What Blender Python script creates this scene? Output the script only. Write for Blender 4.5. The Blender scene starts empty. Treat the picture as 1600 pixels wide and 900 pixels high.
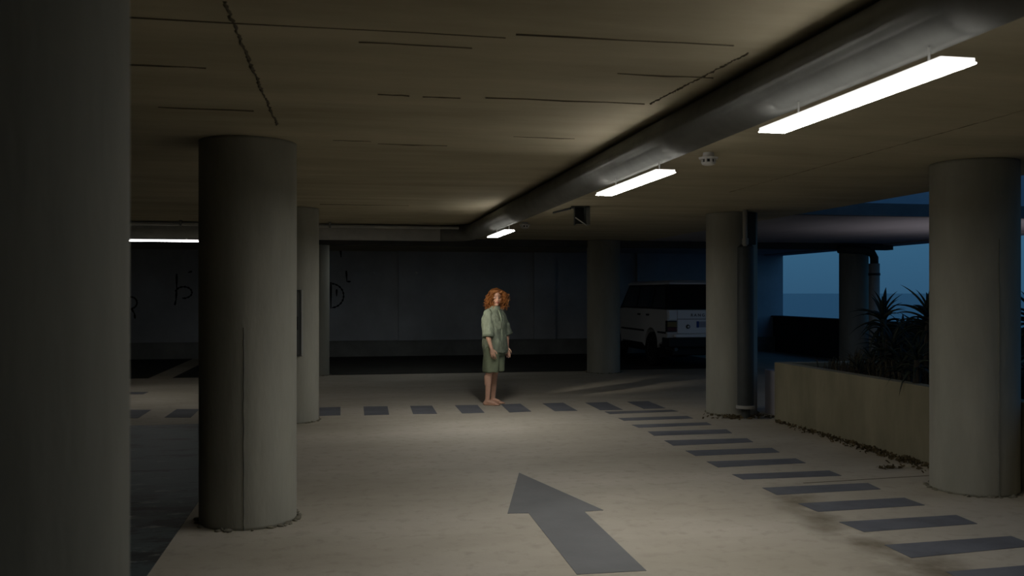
import bpy, bmesh, math, random
from mathutils import Vector, Matrix, noise
random.seed(7)
C = bpy.context.scene.collection
SC = bpy.context.scene

# ------------------------------------------------------------------ camera
F = 1400.0                       # focal length in pixels of the 1600x900 frame
CAM_Z = 1.58
HOR = 458.0                      # horizon row
YAW = math.atan(263 / F)         # camera turned to the right of the driving lane (+Y)
FW = Vector((math.sin(YAW), math.cos(YAW), 0))
RT = Vector((math.cos(YAW), -math.sin(YAW), 0))
cam_data = bpy.data.cameras.new('camera')
cam = bpy.data.objects.new('camera', cam_data); C.objects.link(cam)
cam.location = (0, 0, CAM_Z)
cam.rotation_euler = (math.pi / 2, 0, -YAW)
cam_data.sensor_width = 36
cam_data.lens = 36 * F / 1600
cam_data.shift_y = 8 / 1600
cam_data.clip_start = .05
cam_data.clip_end = 60000
cam_data.dof.use_dof = True
cam_data.dof.focus_distance = 12.6
cam_data.dof.aperture_fstop = 5.0
SC.camera = cam

# ------------------------------------------------------------------ sky, exposure
SC.view_settings.view_transform = 'Standard'
SC.view_settings.look = 'None'
SC.view_settings.gamma = 1
SC.view_settings.exposure = 0.2
w = bpy.data.worlds.new('dusk_sky'); SC.world = w; w.use_nodes = True
nt = w.node_tree; nt.nodes.clear()
tc = nt.nodes.new('ShaderNodeTexCoord'); sx = nt.nodes.new('ShaderNodeSeparateXYZ')
rp = nt.nodes.new('ShaderNodeValToRGB'); bg = nt.nodes.new('ShaderNodeBackground'); wo = nt.nodes.new('ShaderNodeOutputWorld')
nt.links.new(tc.outputs['Generated'], sx.inputs[0]); nt.links.new(sx.outputs['Z'], rp.inputs[0])
nt.links.new(rp.outputs[0], bg.inputs[0]); nt.links.new(bg.outputs[0], wo.inputs[0])
rp.color_ramp.elements[0].position = 0.0; rp.color_ramp.elements[0].color = (.024, .075, .140, 1)
rp.color_ramp.elements[1].position = 1.0; rp.color_ramp.elements[1].color = (.018, .068, .19, 1)
e = rp.color_ramp.elements.new(.07); e.color = (.031, .100, .178, 1)
bg.inputs[1].default_value = 1.0
SC.cycles.use_denoising = True
SC.cycles.max_bounces = 8
SC.cycles.diffuse_bounces = 5
SC.cycles.sample_clamp_indirect = 4.0

# ------------------------------------------------------------------ placing helpers
def at(px, D, z):
    """The place at depth D in front of the camera, seen in column px, at height z."""
    p = FW * D + RT * ((px - 800) / F * D)
    return Vector((p.x, p.y, z))
def on_z(px, py, z=0.0):
    D = F * (CAM_Z - z) / (py - HOR)
    return at(px, D, z)
def on_y(px, py, Y):
    """Where the sight line through a pixel meets the plane y = Y."""
    d = FW + RT * ((px - 800) / F)
    t = Y / d.y
    return Vector((d.x * t, Y, CAM_Z - (py - HOR) / F * t))
def on_x(px, py, X):
    d = FW + RT * ((px - 800) / F)
    t = X / d.x
    return Vector((X, d.y * t, CAM_Z - (py - HOR) / F * t))

# ------------------------------------------------------------------ materials
def mat(name, col, rough=.8, metal=0, var=0, vscale=3, bump=0, bscale=40, stretch=(1, 1, 1), emit=None, spec=.3, col2=None):
    m = bpy.data.materials.new(name); m.use_nodes = True
    t = m.node_tree; b = t.nodes['Principled BSDF']
    b.inputs['Base Color'].default_value = (*col, 1); b.inputs['Roughness'].default_value = rough
    b.inputs['Metallic'].default_value = metal; b.inputs['Specular IOR Level'].default_value = spec
    if var or bump:
        co = t.nodes.new('ShaderNodeTexCoord'); mp = t.nodes.new('ShaderNodeMapping')
        mp.inputs['Scale'].default_value = stretch
        t.links.new(co.outputs['Object'], mp.inputs[0])
    if var:
        n = t.nodes.new('ShaderNodeTexNoise'); n.inputs['Scale'].default_value = vscale; n.inputs['Detail'].default_value = 6
        n.inputs['Roughness'].default_value = .62
        t.links.new(mp.outputs[0], n.inputs['Vector'])
        r = t.nodes.new('ShaderNodeValToRGB')
        c2 = col2 or tuple(c * (1 - var) for c in col)
        r.color_ramp.elements[0].position = .3; r.color_ramp.elements[0].color = (*c2, 1)
        r.color_ramp.elements[1].position = .7; r.color_ramp.elements[1].color = (*[min(1, c * (1 + var * .5)) for c in col], 1)
        t.links.new(n.outputs[0], r.inputs[0]); t.links.new(r.outputs[0], b.inputs['Base Color'])
    if bump:
        n2 = t.nodes.new('ShaderNodeTexNoise'); n2.inputs['Scale'].default_value = bscale; n2.inputs['Detail'].default_value = 5
        t.links.new(mp.outputs[0], n2.inputs['Vector'])
        bp = t.nodes.new('ShaderNodeBump'); bp.inputs['Strength'].default_value = bump; bp.inputs['Distance'].default_value = .01
        t.links.new(n2.outputs[0], bp.inputs['Height']); t.links.new(bp.outputs[0], b.inputs['Normal'])
    if emit:
        b.inputs['Emission Color'].default_value = (*emit[0], 1); b.inputs['Emission Strength'].default_value = emit[1]
    return m

LAMP = (1.0, .985, .955)
M = {
 'column': mat('column_concrete', (.305, .295, .245), .85, var=.25, vscale=2.2, bump=.25, bscale=26, stretch=(1, 1, .25)),
 'ceiling': mat('ceiling_concrete', (.43, .38, .265), .9, var=.3, vscale=1.1, bump=.3, bscale=9, stretch=(.35, 1.6, 1), col2=(.32, .28, .185)),
 'seam': mat('ceiling_seam', (.10, .085, .055), .95),
 'seam_col': mat('column_seam', (.12, .12, .10), .95),
 'wallback': mat('back_wall_paint', (.56, .58, .605), .9, var=.25, vscale=.8, bump=.3, bscale=6),
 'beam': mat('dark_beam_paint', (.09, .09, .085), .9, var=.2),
 'plinth': mat('back_wall_plinth', (.30, .30, .28), .9, var=.3, vscale=1.5),
 'plain': mat('side_concrete', (.25, .24, .21), .9, var=.2, vscale=1),
 'parapet': mat('parapet_render', (.035, .038, .042), .9, var=.3, vscale=2),
 'soffit': mat('soffit_concrete', (.40, .38, .40), .85, var=.15, vscale=1.3, stretch=(1, .3, 1)),
 'fascia': mat('fascia_concrete', (.12, .12, .12), .9, var=.2),
 'upper': mat('upper_wall_paint', (.45, .46, .5), .9, var=.1),
 'planter': mat('planter_concrete', (.235, .21, .14), .9, var=.35, vscale=1.6, bump=.3, bscale=16, stretch=(1, 1, .35), col2=(.15, .135, .085)),
 'soil': mat('dry_soil', (.06, .05, .04), 1, var=.5, vscale=14, bump=.8, bscale=30),
 'paint': mat('road_paint_grey', (.125, .13, .145), .75, var=.28, vscale=2.6, bump=.1),
 'arrow': mat('arrow_paint_grey', (.150, .152, .150), .75, var=.16, vscale=2.0, bump=.1),
 'mortar': mat('crumbly_mortar', (.20, .185, .14), .95, var=.4, vscale=20),
 'housing': mat('lamp_housing_grey', (.3, .3, .29), .5),
 'tube': mat('lamp_diffuser', (.9, .9, .9), .5, emit=(LAMP, 23.0)),
 'tube_mid': mat('lamp_diffuser_strong', (.9, .9, .9), .5, emit=(LAMP, 52.0)),
 'lamp_top': mat('lamp_translucent_top', (.7, .7, .7), .5, emit=(LAMP, 1.2)),
 'fill_tube_rear': mat('fill_diffuser_rear', (.9, .9, .9), .5, emit=((.9, .97, 1), 7.0)),
 'fill_tube_near': mat('fill_diffuser_near', (.9, .9, .9), .5, emit=(LAMP, 2.0)),
 'tube_far': mat('lamp_diffuser_weak', (.9, .9, .9), .5, emit=(LAMP, 52.0)),
 'tube_side': mat('lamp_diffuser_aisle', (.9, .9, .9), .5, emit=(LAMP, 11.0)),
 'pipe': mat('drain_pipe_paint', (.46, .455, .42), .95, spec=.1, var=.15, vscale=4),
 'pipe_shaded': mat('pipe_paint_shaded', (.17, .17, .155), .95, spec=.1, var=.2, vscale=4),  # lane run of the same pipe, its shade band put into the colour
 'pipe_dark': mat('dark_pipe', (.045, .05, .048), .55, var=.2, vscale=6),
 'pipe_pale': mat('pale_pipe', (.30, .29, .26), .5),
 'grey_metal': mat('grey_metal', (.22, .23, .22), .45, metal=.5),
 'black_metal': mat('black_metal', (.03, .032, .03), .5, metal=.3),
 'white_plastic': mat('white_plastic', (.55, .54, .5), .45),
 'car_white': mat('car_paint_white', (.85, .85, .88), .35, spec=.5),
 'car_white_shaded': mat('car_paint_white_shaded', (.60, .60, .60), .4, spec=.5),  # the same white paint, darkened for the shaded side
 'car_black': mat('car_black_trim', (.014, .015, .016), .5),
 'glass': mat('car_glass', (.012, .014, .016), .06, spec=.6),
 'tyre': mat('tyre_rubber', (.012, .012, .012), .9),
 'rim': mat('wheel_rim', (.12, .12, .125), .4, metal=.6),
 'amber': mat('tail_lamp_amber', (.20, .13, .015), .3, spec=.5),
 'red': mat('tail_lamp_red', (.10, .008, .006), .3, spec=.5),
 'eu_blue': mat('plate_blue_band', (.02, .08, .32), .5),
 'chrome': mat('chrome', (.9, .9, .9), .12, metal=1),
 'plate': mat('plate_white', (.38, .40, .48), .5),
 'skin': mat('skin', (.66, .39, .275), .55, var=.12, vscale=14),
 'hair': mat('red_hair', (.37, .145, .038), .55, var=.5, vscale=16, col2=(.14, .045, .014)),
 'shirt': mat('sage_cotton', (.215, .245, .18), .9, var=.32, vscale=16, bump=.5, bscale=22),
 'shorts': mat('sage_cotton_shorts', (.19, .22, .14), .9, var=.22, vscale=9, bump=.5, bscale=18),
 'hem': mat('sage_cotton_seam', (.15, .175, .125), .9),
 'lips': mat('lips', (.32, .09, .07), .5),
 'eye': mat('eye_white', (.36, .33, .30), .3),
 'iris': mat('iris_dark', (.03, .02, .012), .3),
 'brow': mat('brow_hair', (.20, .08, .03), .8),
 'aloe': mat('aloe_leaf', (.014, .022, .013), .65, var=.35, vscale=8),
 'aloe_stem': mat('aloe_stem', (.035, .03, .022), .9, var=.3, vscale=12),
 'dry': mat('dry_grass', (.075, .062, .036), .95, var=.4, vscale=9),
 'litter': mat('dead_leaves', (.10, .075, .035), .95, var=.5, vscale=30),
 'graffiti': mat('graffiti_paint', (.012, .012, .012), .8),
 'panel': mat('cabinet_grey', (.10, .105, .10), .5),
 'panel_edge': mat('cabinet_rim', (.36, .36, .34), .5),
 'white_dot': mat('white_plug_glint', (.75, .75, .75), .4),
}

# floor: worn beige concrete with tyre sweeps; dark bays beside it
def floor_material():
    m = bpy.data.materials.new('floor_concrete'); m.use_nodes = True
    t = m.node_tree; b = t.nodes['Principled BSDF']; L = t.links.new
    b.inputs['Roughness'].default_value = .7; b.inputs['Specular IOR Level'].default_value = .25
    co = t.nodes.new('ShaderNodeTexCoord')
    def noise_(scale, detail=6, vec=None):
        n = t.nodes.new('ShaderNodeTexNoise'); n.inputs['Scale'].default_value = scale; n.inputs['Detail'].default_value = detail
        n.inputs['Roughness'].default_value = .6
        L(vec or co.outputs['Object'], n.inputs['Vector']); return n
    mp = t.nodes.new('ShaderNodeMapping'); mp.inputs['Scale'].default_value = (.6, 1.4, 1); L(co.outputs['Object'], mp.inputs[0])
    n1 = noise_(.55, 8, mp.outputs[0])
    r = t.nodes.new('ShaderNodeValToRGB'); L(n1.outputs[0], r.inputs[0])
    r.color_ramp.elements[0].position = .30; r.color_ramp.elements[0].color = (.325, .290, .225, 1)
    r.color_ramp.elements[1].position = .68; r.color_ramp.elements[1].color = (.455, .415, .345, 1)
    def mixc(a, colb, fac_socket, k):
        mx = t.nodes.new('ShaderNodeMix'); mx.data_type = 'RGBA'
        ml = t.nodes.new('ShaderNodeMath'); ml.operation = 'MULTIPLY'; ml.inputs[1].default_value = k
        L(fac_socket, ml.inputs[0]); L(ml.outputs[0], mx.inputs[0]); L(a, mx.inputs[6]); mx.inputs[7].default_value = (*colb, 1)
        return mx.outputs[2]
    # fine speckle
    n2 = noise_(9, 8)
    r2 = t.nodes.new('ShaderNodeValToRGB'); L(n2.outputs[0], r2.inputs[0])
    r2.color_ramp.elements[0].position = .52; r2.color_ramp.elements[0].color = (0, 0, 0, 1)
    r2.color_ramp.elements[1].position = .75; r2.color_ramp.elements[1].color = (1, 1, 1, 1)
    c = mixc(r.outputs[0], (.25, .22, .165), r2.outputs[0], .55)
    # tyre sweeps: arcs of dark rubber and damp across the right-hand crossing
    def arc(cx, cy, rad, wid, c, col, k, ymin=None, ymax=None):
        vs = t.nodes.new('ShaderNodeVectorMath'); vs.operation = 'DISTANCE'
        nn = noise_(1.6, 4)
        va = t.nodes.new('ShaderNodeVectorMath'); va.operation = 'MULTIPLY_ADD'
        L(nn.outputs['Color'], va.inputs[0]); va.inputs[1].default_value = (.5, .5, 0); L(co.outputs['Object'], va.inputs[2])
        L(va.outputs[0], vs.inputs[0]); vs.inputs[1].default_value = (cx, cy, 0)
        sb = t.nodes.new('ShaderNodeMath'); sb.operation = 'SUBTRACT'; L(vs.outputs['Value'], sb.inputs[0]); sb.inputs[1].default_value = rad
        ab = t.nodes.new('ShaderNodeMath'); ab.operation = 'ABSOLUTE'; L(sb.outputs[0], ab.inputs[0])
        mr = t.nodes.new('ShaderNodeMapRange'); L(ab.outputs[0], mr.inputs[0]); mr.inputs[1].default_value = 0; mr.inputs[2].default_value = wid
        mr.inputs[3].default_value = 1; mr.inputs[4].default_value = 0; mr.interpolation_type = 'SMOOTHSTEP'
        n3 = noise_(2.2, 6)
        r3 = t.nodes.new('ShaderNodeMapRange'); L(n3.outputs[0], r3.inputs[0]); r3.inputs[1].default_value = .35; r3.inputs[2].default_value = .62
        mu = t.nodes.new('ShaderNodeMath'); mu.operation = 'MULTIPLY'; L(mr.outputs[0], mu.inputs[0]); L(r3.outputs[0], mu.inputs[1])
        if ymin:
            d2 = t.nodes.new('ShaderNodeVectorMath'); d2.operation = 'DISTANCE'; L(va.outputs[0], d2.inputs[0]); d2.inputs[1].default_value = (ymin[0] + .25, ymin[1] + .25, 0)
            m2 = t.nodes.new('ShaderNodeMapRange'); L(d2.outputs['Value'], m2.inputs[0]); m2.inputs[1].default_value = ymax * .6; m2.inputs[2].default_value = ymax; m2.inputs[3].default_value = 1; m2.inputs[4].default_value = 0
            mw = t.nodes.new('ShaderNodeMath'); mw.operation = 'MULTIPLY'; L(mu.outputs[0], mw.inputs[0]); L(m2.outputs[0], mw.inputs[1]); mu = mw
        return mixc(c, col, mu.outputs[0], k)
    for a in ARCS: c = arc(a[0] + .25, a[1] + .25, a[2], a[3], c, a[4], a[5], *a[6:])
    L(c, b.inputs['Base Color'])
    bn = noise_(45, 6); bp = t.nodes.new('ShaderNodeBump'); bp.inputs['Strength'].default_value = .15; bp.inputs['Distance'].default_value = .01
    L(bn.outputs[0], bp.inputs['Height']); L(bp.outputs[0], b.inputs['Normal'])
    return m
def circle3(a, b, c):
    d = 2 * (a.x * (b.y - c.y) + b.x * (c.y - a.y) + c.x * (a.y - b.y))
    ux = ((a.x ** 2 + a.y ** 2) * (b.y - c.y) + (b.x ** 2 + b.y ** 2) * (c.y - a.y) + (c.x ** 2 + c.y ** 2) * (a.y - b.y)) / d
    uy = ((a.x ** 2 + a.y ** 2) * (c.x - b.x) + (b.x ** 2 + b.y ** 2) * (a.x - c.x) + (c.x ** 2 + c.y ** 2) * (b.x - a.x)) / d
    return ux, uy, math.hypot(a.x - ux, a.y - uy)
w1, w2, w3 = on_z(1243, 780), on_z(1300, 822), on_z(1440, 880)
cx_, cy_, cr_ = circle3(w1, w2, w3)
ARCS = [(cx_, cy_, cr_, .26, (.15, .125, .085), .95, (w2.x + .1, w2.y), 1.5),
        (w3.x - .05, w3.y - .1, .0, .55, (.13, .105, .07), .9),
        (1.0, 9.5, 1.9, .6, (.30, .27, .21), .22)]
M['floor'] = floor_material()

def bay_material():
    m = bpy.data.materials.new('dark_bay_coating'); m.use_nodes = True
    t = m.node_tree; b = t.nodes['Principled BSDF']; L = t.links.new
    b.inputs['Roughness'].default_value = .6
    co = t.nodes.new('ShaderNodeTexCoord'); mp = t.nodes.new('ShaderNodeMapping'); mp.inputs['Scale'].default_value = (.8, 2.4, 1)
    L(co.outputs['Object'], mp.inputs[0])
    n = t.nodes.new('ShaderNodeTexNoise'); n.inputs['Scale'].default_value = 1.9; n.inputs['Detail'].default_value = 9; n.inputs['Roughness'].default_value = .72
    L(mp.outputs[0], n.inputs[0])
    r = t.nodes.new('ShaderNodeValToRGB'); L(n.outputs[0], r.inputs[0])
    es = r.color_ramp.elements
    es[0].position = .40; es[0].color = (.012, .013, .012, 1)
    es[1].position = .70; es[1].color = (.30, .30, .27, 1)
    x = es.new(.45); x.color = (.045, .060, .063, 1)
    x = es.new(.61); x.color = (.055, .072, .075, 1)
    sp_ = t.nodes.new('ShaderNodeSeparateXYZ'); L(co.outputs['Object'], sp_.inputs[0])
    mk = t.nodes.new('ShaderNodeMapRange'); mk.inputs[1].default_value = 8.2; mk.inputs[2].default_value = 6.6; L(sp_.outputs['Y'], mk.inputs[0])
    col = r.outputs[0]
    for sc_, lo, hi, c_, k in ((2.3, .50, .56, (.010, .011, .010), .95), (3.4, .57, .66, (.34, .34, .31), .8)):
        mp2 = t.nodes.new('ShaderNodeMapping'); mp2.inputs['Scale'].default_value = (.8, 1.9, 1); mp2.inputs['Location'].default_value = (sc_, sc_ * 2, 0); L(co.outputs['Object'], mp2.inputs[0])
        n2 = t.nodes.new('ShaderNodeTexNoise'); n2.inputs['Scale'].default_value = sc_; n2.inputs['Detail'].default_value = 9; n2.inputs['Roughness'].default_value = .7; L(mp2.outputs[0], n2.inputs[0])
        q = t.nodes.new('ShaderNodeMapRange'); q.inputs[1].default_value = lo; q.inputs[2].default_value = hi; L(n2.outputs[0], q.inputs[0])
        m1 = t.nodes.new('ShaderNodeMath'); m1.operation = 'MULTIPLY'; L(q.outputs[0], m1.inputs[0]); L(mk.outputs[0], m1.inputs[1])
        m3 = t.nodes.new('ShaderNodeMath'); m3.operation = 'MULTIPLY'; L(m1.outputs[0], m3.inputs[0]); m3.inputs[1].default_value = k
        mx = t.nodes.new('ShaderNodeMix'); mx.data_type = 'RGBA'; L(m3.outputs[0], mx.inputs[0]); L(col, mx.inputs[6]); mx.inputs[7].default_value = (*c_, 1); col = mx.outputs[2]
    L(col, b.inputs['Base Color'])
    return m
M['bay'] = bay_material()
M['bay_far'] = mat('asphalt_bay', (.035, .034, .028), .9, var=.3, vscale=2)

# ------------------------------------------------------------------ mesh helpers
def obj(name, bm, m, parent=None, smooth=False, kind=None, label=None):
    bmesh.ops.recalc_face_normals(bm, faces=bm.faces)
    me = bpy.data.meshes.new(name); bm.to_mesh(me); bm.free()
    if smooth:
        for p in me.polygons: p.use_smooth = True
    me.materials.append(m)
    return link(name, me, parent, kind, label)
def link(name, me, parent=None, kind=None, label=None):
    o = bpy.data.objects.new(name, me); C.objects.link(o)
    if parent: o.parent = parent
    if kind: o['kind'] = kind
    if label: o['label'] = label
    return o
def thing(name, label, cat, loc=(0, 0, 0), rz=0, group=None):
    o = bpy.data.objects.new(name, None); C.objects.link(o)
    o.location = loc; o.rotation_euler = (0, 0, rz); o.empty_display_size = .1
    return tag(o, label, cat, group)
def tag(o, label, cat, group=None):
    o['label'] = label; o['category'] = cat; o['kind'] = 'thing'
    if group: o['group'] = group
    return o
def dup(root, loc, rz=None, label=None):
    r = root.copy(); C.objects.link(r); r.location = loc
    if rz is not None: r.rotation_euler = (0, 0, rz)
    if label: r['label'] = label
    for ch in list(root.children):
        c = ch.copy(); C.objects.link(c); c.parent = r
        for g in ch.children:
            d = g.copy(); C.objects.link(d); d.parent = c
    return r
B = bmesh.new
def box(bm, x0, x1, y0, y1, z0, z1, bev=0):
    r = bmesh.ops.create_cube(bm, size=1)
    vs = r['verts']
    for v in vs: v.co = Vector((x0 + (v.co.x + .5) * (x1 - x0), y0 + (v.co.y + .5) * (y1 - y0), z0 + (v.co.z + .5) * (z1 - z0)))
    if bev:
        es = {e for v in vs for e in v.link_edges}
        bmesh.ops.bevel(bm, geom=list(es), offset=bev, segments=2, affect='EDGES', profile=.5)
    return bm
def frame_of(d):
    d = d.normalized(); u = Vector((0, 0, 1)) if abs(d.z) < .9 else Vector((1, 0, 0))
    a = d.cross(u).normalized(); return a, d.cross(a).normalized()
def rings(bm, rs, cap=True):
    vv = [[bm.verts.new(p) for p in r] for r in rs]; n = len(vv[0])
    for i in range(len(vv) - 1):
        for k in range(n): bm.faces.new((vv[i][k], vv[i][(k + 1) % n], vv[i + 1][(k + 1) % n], vv[i + 1][k]))
    if cap:
        bm.faces.new(vv[0][::-1]); bm.faces.new(vv[-1])
    return bm
def tube(bm, pts, rad, n=10, cap=True):
    pts = [Vector(p) for p in pts]; rs = []
    R = rad if isinstance(rad, (list, tuple)) else [rad] * len(pts)
    a = None
    for i, p in enumerate(pts):
        d = (pts[min(i + 1, len(pts) - 1)] - pts[max(i - 1, 0)]).normalized()
        if a is None: a, b = frame_of(d)
        else:
            a = (a - d * a.dot(d)).normalized(); b = d.cross(a)
        rs.append([p + (a * math.cos(t) + b * math.sin(t)) * R[i] for t in [2 * math.pi * k / n for k in range(n)]])
    return rings(bm, rs, cap)
def lathe(bm, prof, n=32, cx=0, cy=0):
    return rings(bm, [[Vector((cx + r * math.cos(t), cy + r * math.sin(t), z)) for t in [2 * math.pi * k / n for k in range(n)]] for r, z in prof])
def ell(bm, c, r, rot=None, u=14, v=10):
    q = bmesh.ops.create_uvsphere(bm, u_segments=u, v_segments=v, radius=1)
    for p in q['verts']:
        x = Vector((p.co.x * r[0], p.co.y * r[1], p.co.z * r[2]))
        if rot is not None: x = rot @ x
        p.co = x + Vector(c)
def cap(bm, a, b, ra, rb, n=12):
    """Closed tapered limb with round ends."""
    a, b = Vector(a), Vector(b); d = (b - a).normalized()
    pts = []; R = []
    for t in (1.0, .86, .5): pts.append(a - d * ra * t); R.append(max(.02 * ra, ra * math.sqrt(1 - min(1, t * t) * .9999)))
    for t in (0, .5, 1): pts.append(a.lerp(b, t)); R.append(ra + (rb - ra) * t)
    for t in (.5, .86, 1.0): pts.append(b + d * rb * t); R.append(max(.02 * rb, rb * math.sqrt(1 - min(1, t * t) * .9999)))
    u, v = frame_of(d)
    rings(bm, [[p + (u * math.cos(q) + v * math.sin(q)) * r for q in [2 * math.pi * k / n for k in range(n)]] for p, r in zip(pts, R)])
def slab(bm, quad, z0, z1):
    a = [bm.verts.new((p[0], p[1], z0)) for p in quad]; b = [bm.verts.new((p[0], p[1], z1)) for p in quad]
    n = len(quad)
    bm.faces.new(a[::-1]); bm.faces.new(b)
    for i in range(n): bm.faces.new((a[i], a[(i + 1) % n], b[(i + 1) % n], b[i]))
def remeshed(name, bm, m, voxel, smooth_it=4, parent=None, disp=None):
    bmesh.ops.recalc_face_normals(bm, faces=bm.faces)
    me = bpy.data.meshes.new('tmp'); bm.to_mesh(me); bm.free()
    o = bpy.data.objects.new('tmp', me); C.objects.link(o)
    md = o.modifiers.new('r', 'REMESH'); md.mode = 'VOXEL'; md.voxel_size = voxel
    sm = o.modifiers.new('s', 'SMOOTH'); sm.iterations = smooth_it; sm.factor = .5
    dg = bpy.context.evaluated_depsgraph_get()
    me2 = bpy.data.meshes.new_from_object(o.evaluated_get(dg)); me2.name = name
    bpy.data.objects.remove(o); bpy.data.meshes.remove(me)
    if disp:
        for v, n in [(v, v.normal.copy()) for v in me2.vertices]: v.co = v.co + n * disp(v.co)
    for p in me2.polygons: p.use_smooth = True
    me2.materials.clear(); me2.materials.append(m)
    return link(name, me2, parent)

# ------------------------------------------------------------------ the setting
CEIL = 2.63
XL, XR = -9.5, 5.95            # main hall; right of XR the well over the planter is open to the sky
XF = 11.5                      # sea-side facade
YB, YN = 22.7, -9.0            # back wall, wall behind the camera
YS = 11.15                     # front edge of the slab that covers the rear of the planter bay
floor = obj('floor', box(B(), XL, XF + .3, YN, YB, -.25, 0), M['floor'], kind='structure')
ceiling = obj('ceiling', box(B(), XL, XR, YN, YB, CEIL, CEIL + .3), M['ceiling'], kind='structure')
obj('ceiling_slab', box(box(B(), XR, XF + .3, YS, YB, CEIL, CEIL + .15), XF - .25, XF + .3, YS, YB, CEIL - .03, CEIL), M['soffit'], kind='structure')
obj('ceiling_sky_block', box(B(), XR, XF + .3, YN, 1.5, CEIL, CEIL + .3), M['soffit'], kind='structure')  # unseen slab added to keep sky light off the nearest column
obj('trim_1', box(B(), XR - .02, XF + .3, YS - .12, YS, CEIL - .0, CEIL + .17), M['fascia'], kind='structure')
obj('wall_upper', box(B(), XR - 3, XF + .3, YS + .06, YS + .3, CEIL + .15, CEIL + 3.0), M['upper'], kind='structure')
wall_back = obj('wall_back', box(B(), XL, XF + .3, YB, YB + .3, -.25, CEIL + .15), M['wallback'], kind='structure')
obj('wall_left', box(B(), XL - .3, XL, YN, YB, -.25, CEIL + .3), M['plain'], kind='structure')
obj('wall_rear', box(B(), XL, XF + .3, YN - .3, YN, -.25, CEIL + .3), M['plain'], kind='structure')
obj('wall_right', box(box(B(), XF, XF + .2, YN, YB, -.0, .95), XF - .05, XF + .25, YN, YB, .93, .97), M['parapet'], kind='structure')
obj('baseboard_back', box(box(B(), XL, XF, YB - .12, YB, 0, .37), XL, XF, YB - .145, YB, .37, .395), M['plinth'], wall_back)
# a shallow cross beam over the rear aisle and pilasters on the back wall
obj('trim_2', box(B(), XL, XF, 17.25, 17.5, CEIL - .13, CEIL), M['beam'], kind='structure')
for px in (640, 850, 1010):
    p = on_y(px, 500, YB)
    obj('pilaster', box(B(), p.x - .28, p.x + .28, YB - .10, YB, .0, CEIL), M['wallback'], wall_back)
for px, py in ((584, 427), (650, 427)):
    p = on_y(px, py, YB - .01)
    obj('wall_plug', lathe(B(), [(.001, 0), (.035, .0), (.03, .03), (.001, .035)], 10), M['white_dot'], wall_back, True)
    q = [o for o in wall_back.children if o.name.startswith('wall_plug')][-1]
    q.location = (p.x, YB - (.10 if px == 650 else 0), p.z); q.rotation_euler = (math.pi / 2, 0, 0)

# ceiling: raised formwork seams across the slab, and the long rough joint beside the lane
def seam(x0, x1, y, wdt=.012, h=.006):
    bm = B(); n = max(4, int((x1 - x0) / .3)); rs = []
    for i in range(n + 1):
        x = x0 + (x1 - x0) * i / n; a = wdt * random.uniform(.4, 1.1); j = random.uniform(-.006, .006)
        rs.append([Vector((x, y + j - a, CEIL + .01)), Vector((x, y + j, CEIL - h * random.uniform(.5, 1.2))), Vector((x, y + j + a, CEIL + .01))])
    rings(bm, rs); return obj('formwork_seam', bm, M['seam'], ceiling)
for (pa, pb, py) in ((205, 800, 43), (800, 1160, 62), (560, 740, 70), (202, 320, 103), (590, 640, 148), (660, 720, 152), (755, 1015, 157),
                     (250, 395, 170), (520, 580, 220), (590, 700, 226), (800, 900, 215), (500, 640, 320), (960, 1120, 118)):
    a = on_z(pa, py, CEIL); b = on_z(pb, py, CEIL); seam(min(a.x, b.x), max(a.x, b.x), (a.y + b.y) / 2, .010 if py < 120 else .014)
def long_seam(p, q, wd, h, n=90):
    a, b = on_z(*p, CEIL), on_z(*q, CEIL); rs = []
    for i in range(n + 1):
        c = a.lerp(b, i / n); j = random.uniform(-.006, .006); wv = wd * random.uniform(.6, 1.2)
        rs.append([Vector((c.x + j - wv, c.y, CEIL + .012)), Vector((c.x + j, c.y, CEIL - h * random.uniform(.3, 1.2))), Vector((c.x + j + wv, c.y, CEIL + .012))])
    bm = B(); rings(bm, rs); return obj('rough_joint', bm, M['seam'], ceiling)
long_seam((349, 2), (433, 195), .018, .012)
long_seam((1170, 82), (1015, 162), .012, .008)
long_seam((1600, 172), (1140, 300), .008, .003)

# floor: darker coated bays
def bay(name, quad, m, z=.004):
    bm = B(); slab(bm, quad, -.01, z); return obj(name, bm, m, floor)
b0 = on_z(232, 900); b1 = on_z(300, 663)
xb = on_z(270, 842).x
bay('dark_bay', [(XL, YN), (xb, YN), (xb, b1.y), (XL, b1.y)], M['bay'])
# rear bays of asphalt between pale dividing strips
yb0 = on_z(300, 590).y
d0, d1 = on_z(232, 591).x, on_z(271, 590).x
edges = [XL, d0, d1]
bay('asphalt_bay', [(XL, yb0), (d0, yb0), (d0, YB - .13), (XL, YB - .13)], M['bay_far'])
bay('asphalt_bay', [(d1, yb0), (on_z(925, 583).x, yb0), (on_z(925, 583).x, YB - .13), (d1, YB - .13)], M['bay_far'])
yb1 = on_z(1040, 577).y
bay('asphalt_bay', [((on_z(925, 583).x + .002), yb1), (8.6, yb1), (8.6, YB - .13), ((on_z(925, 583).x + .002), YB - .13)], M['bay_far'])

a, b = on_z(1255, 755), on_z(1455, 743)
bm = B(); slab(bm, [(a.x, a.y - .008), (b.x, b.y - .008), (b.x, b.y + .008), (a.x, a.y + .008)], -.01, .0015); obj('floor_joint', bm, M['seam'], floor)
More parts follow.
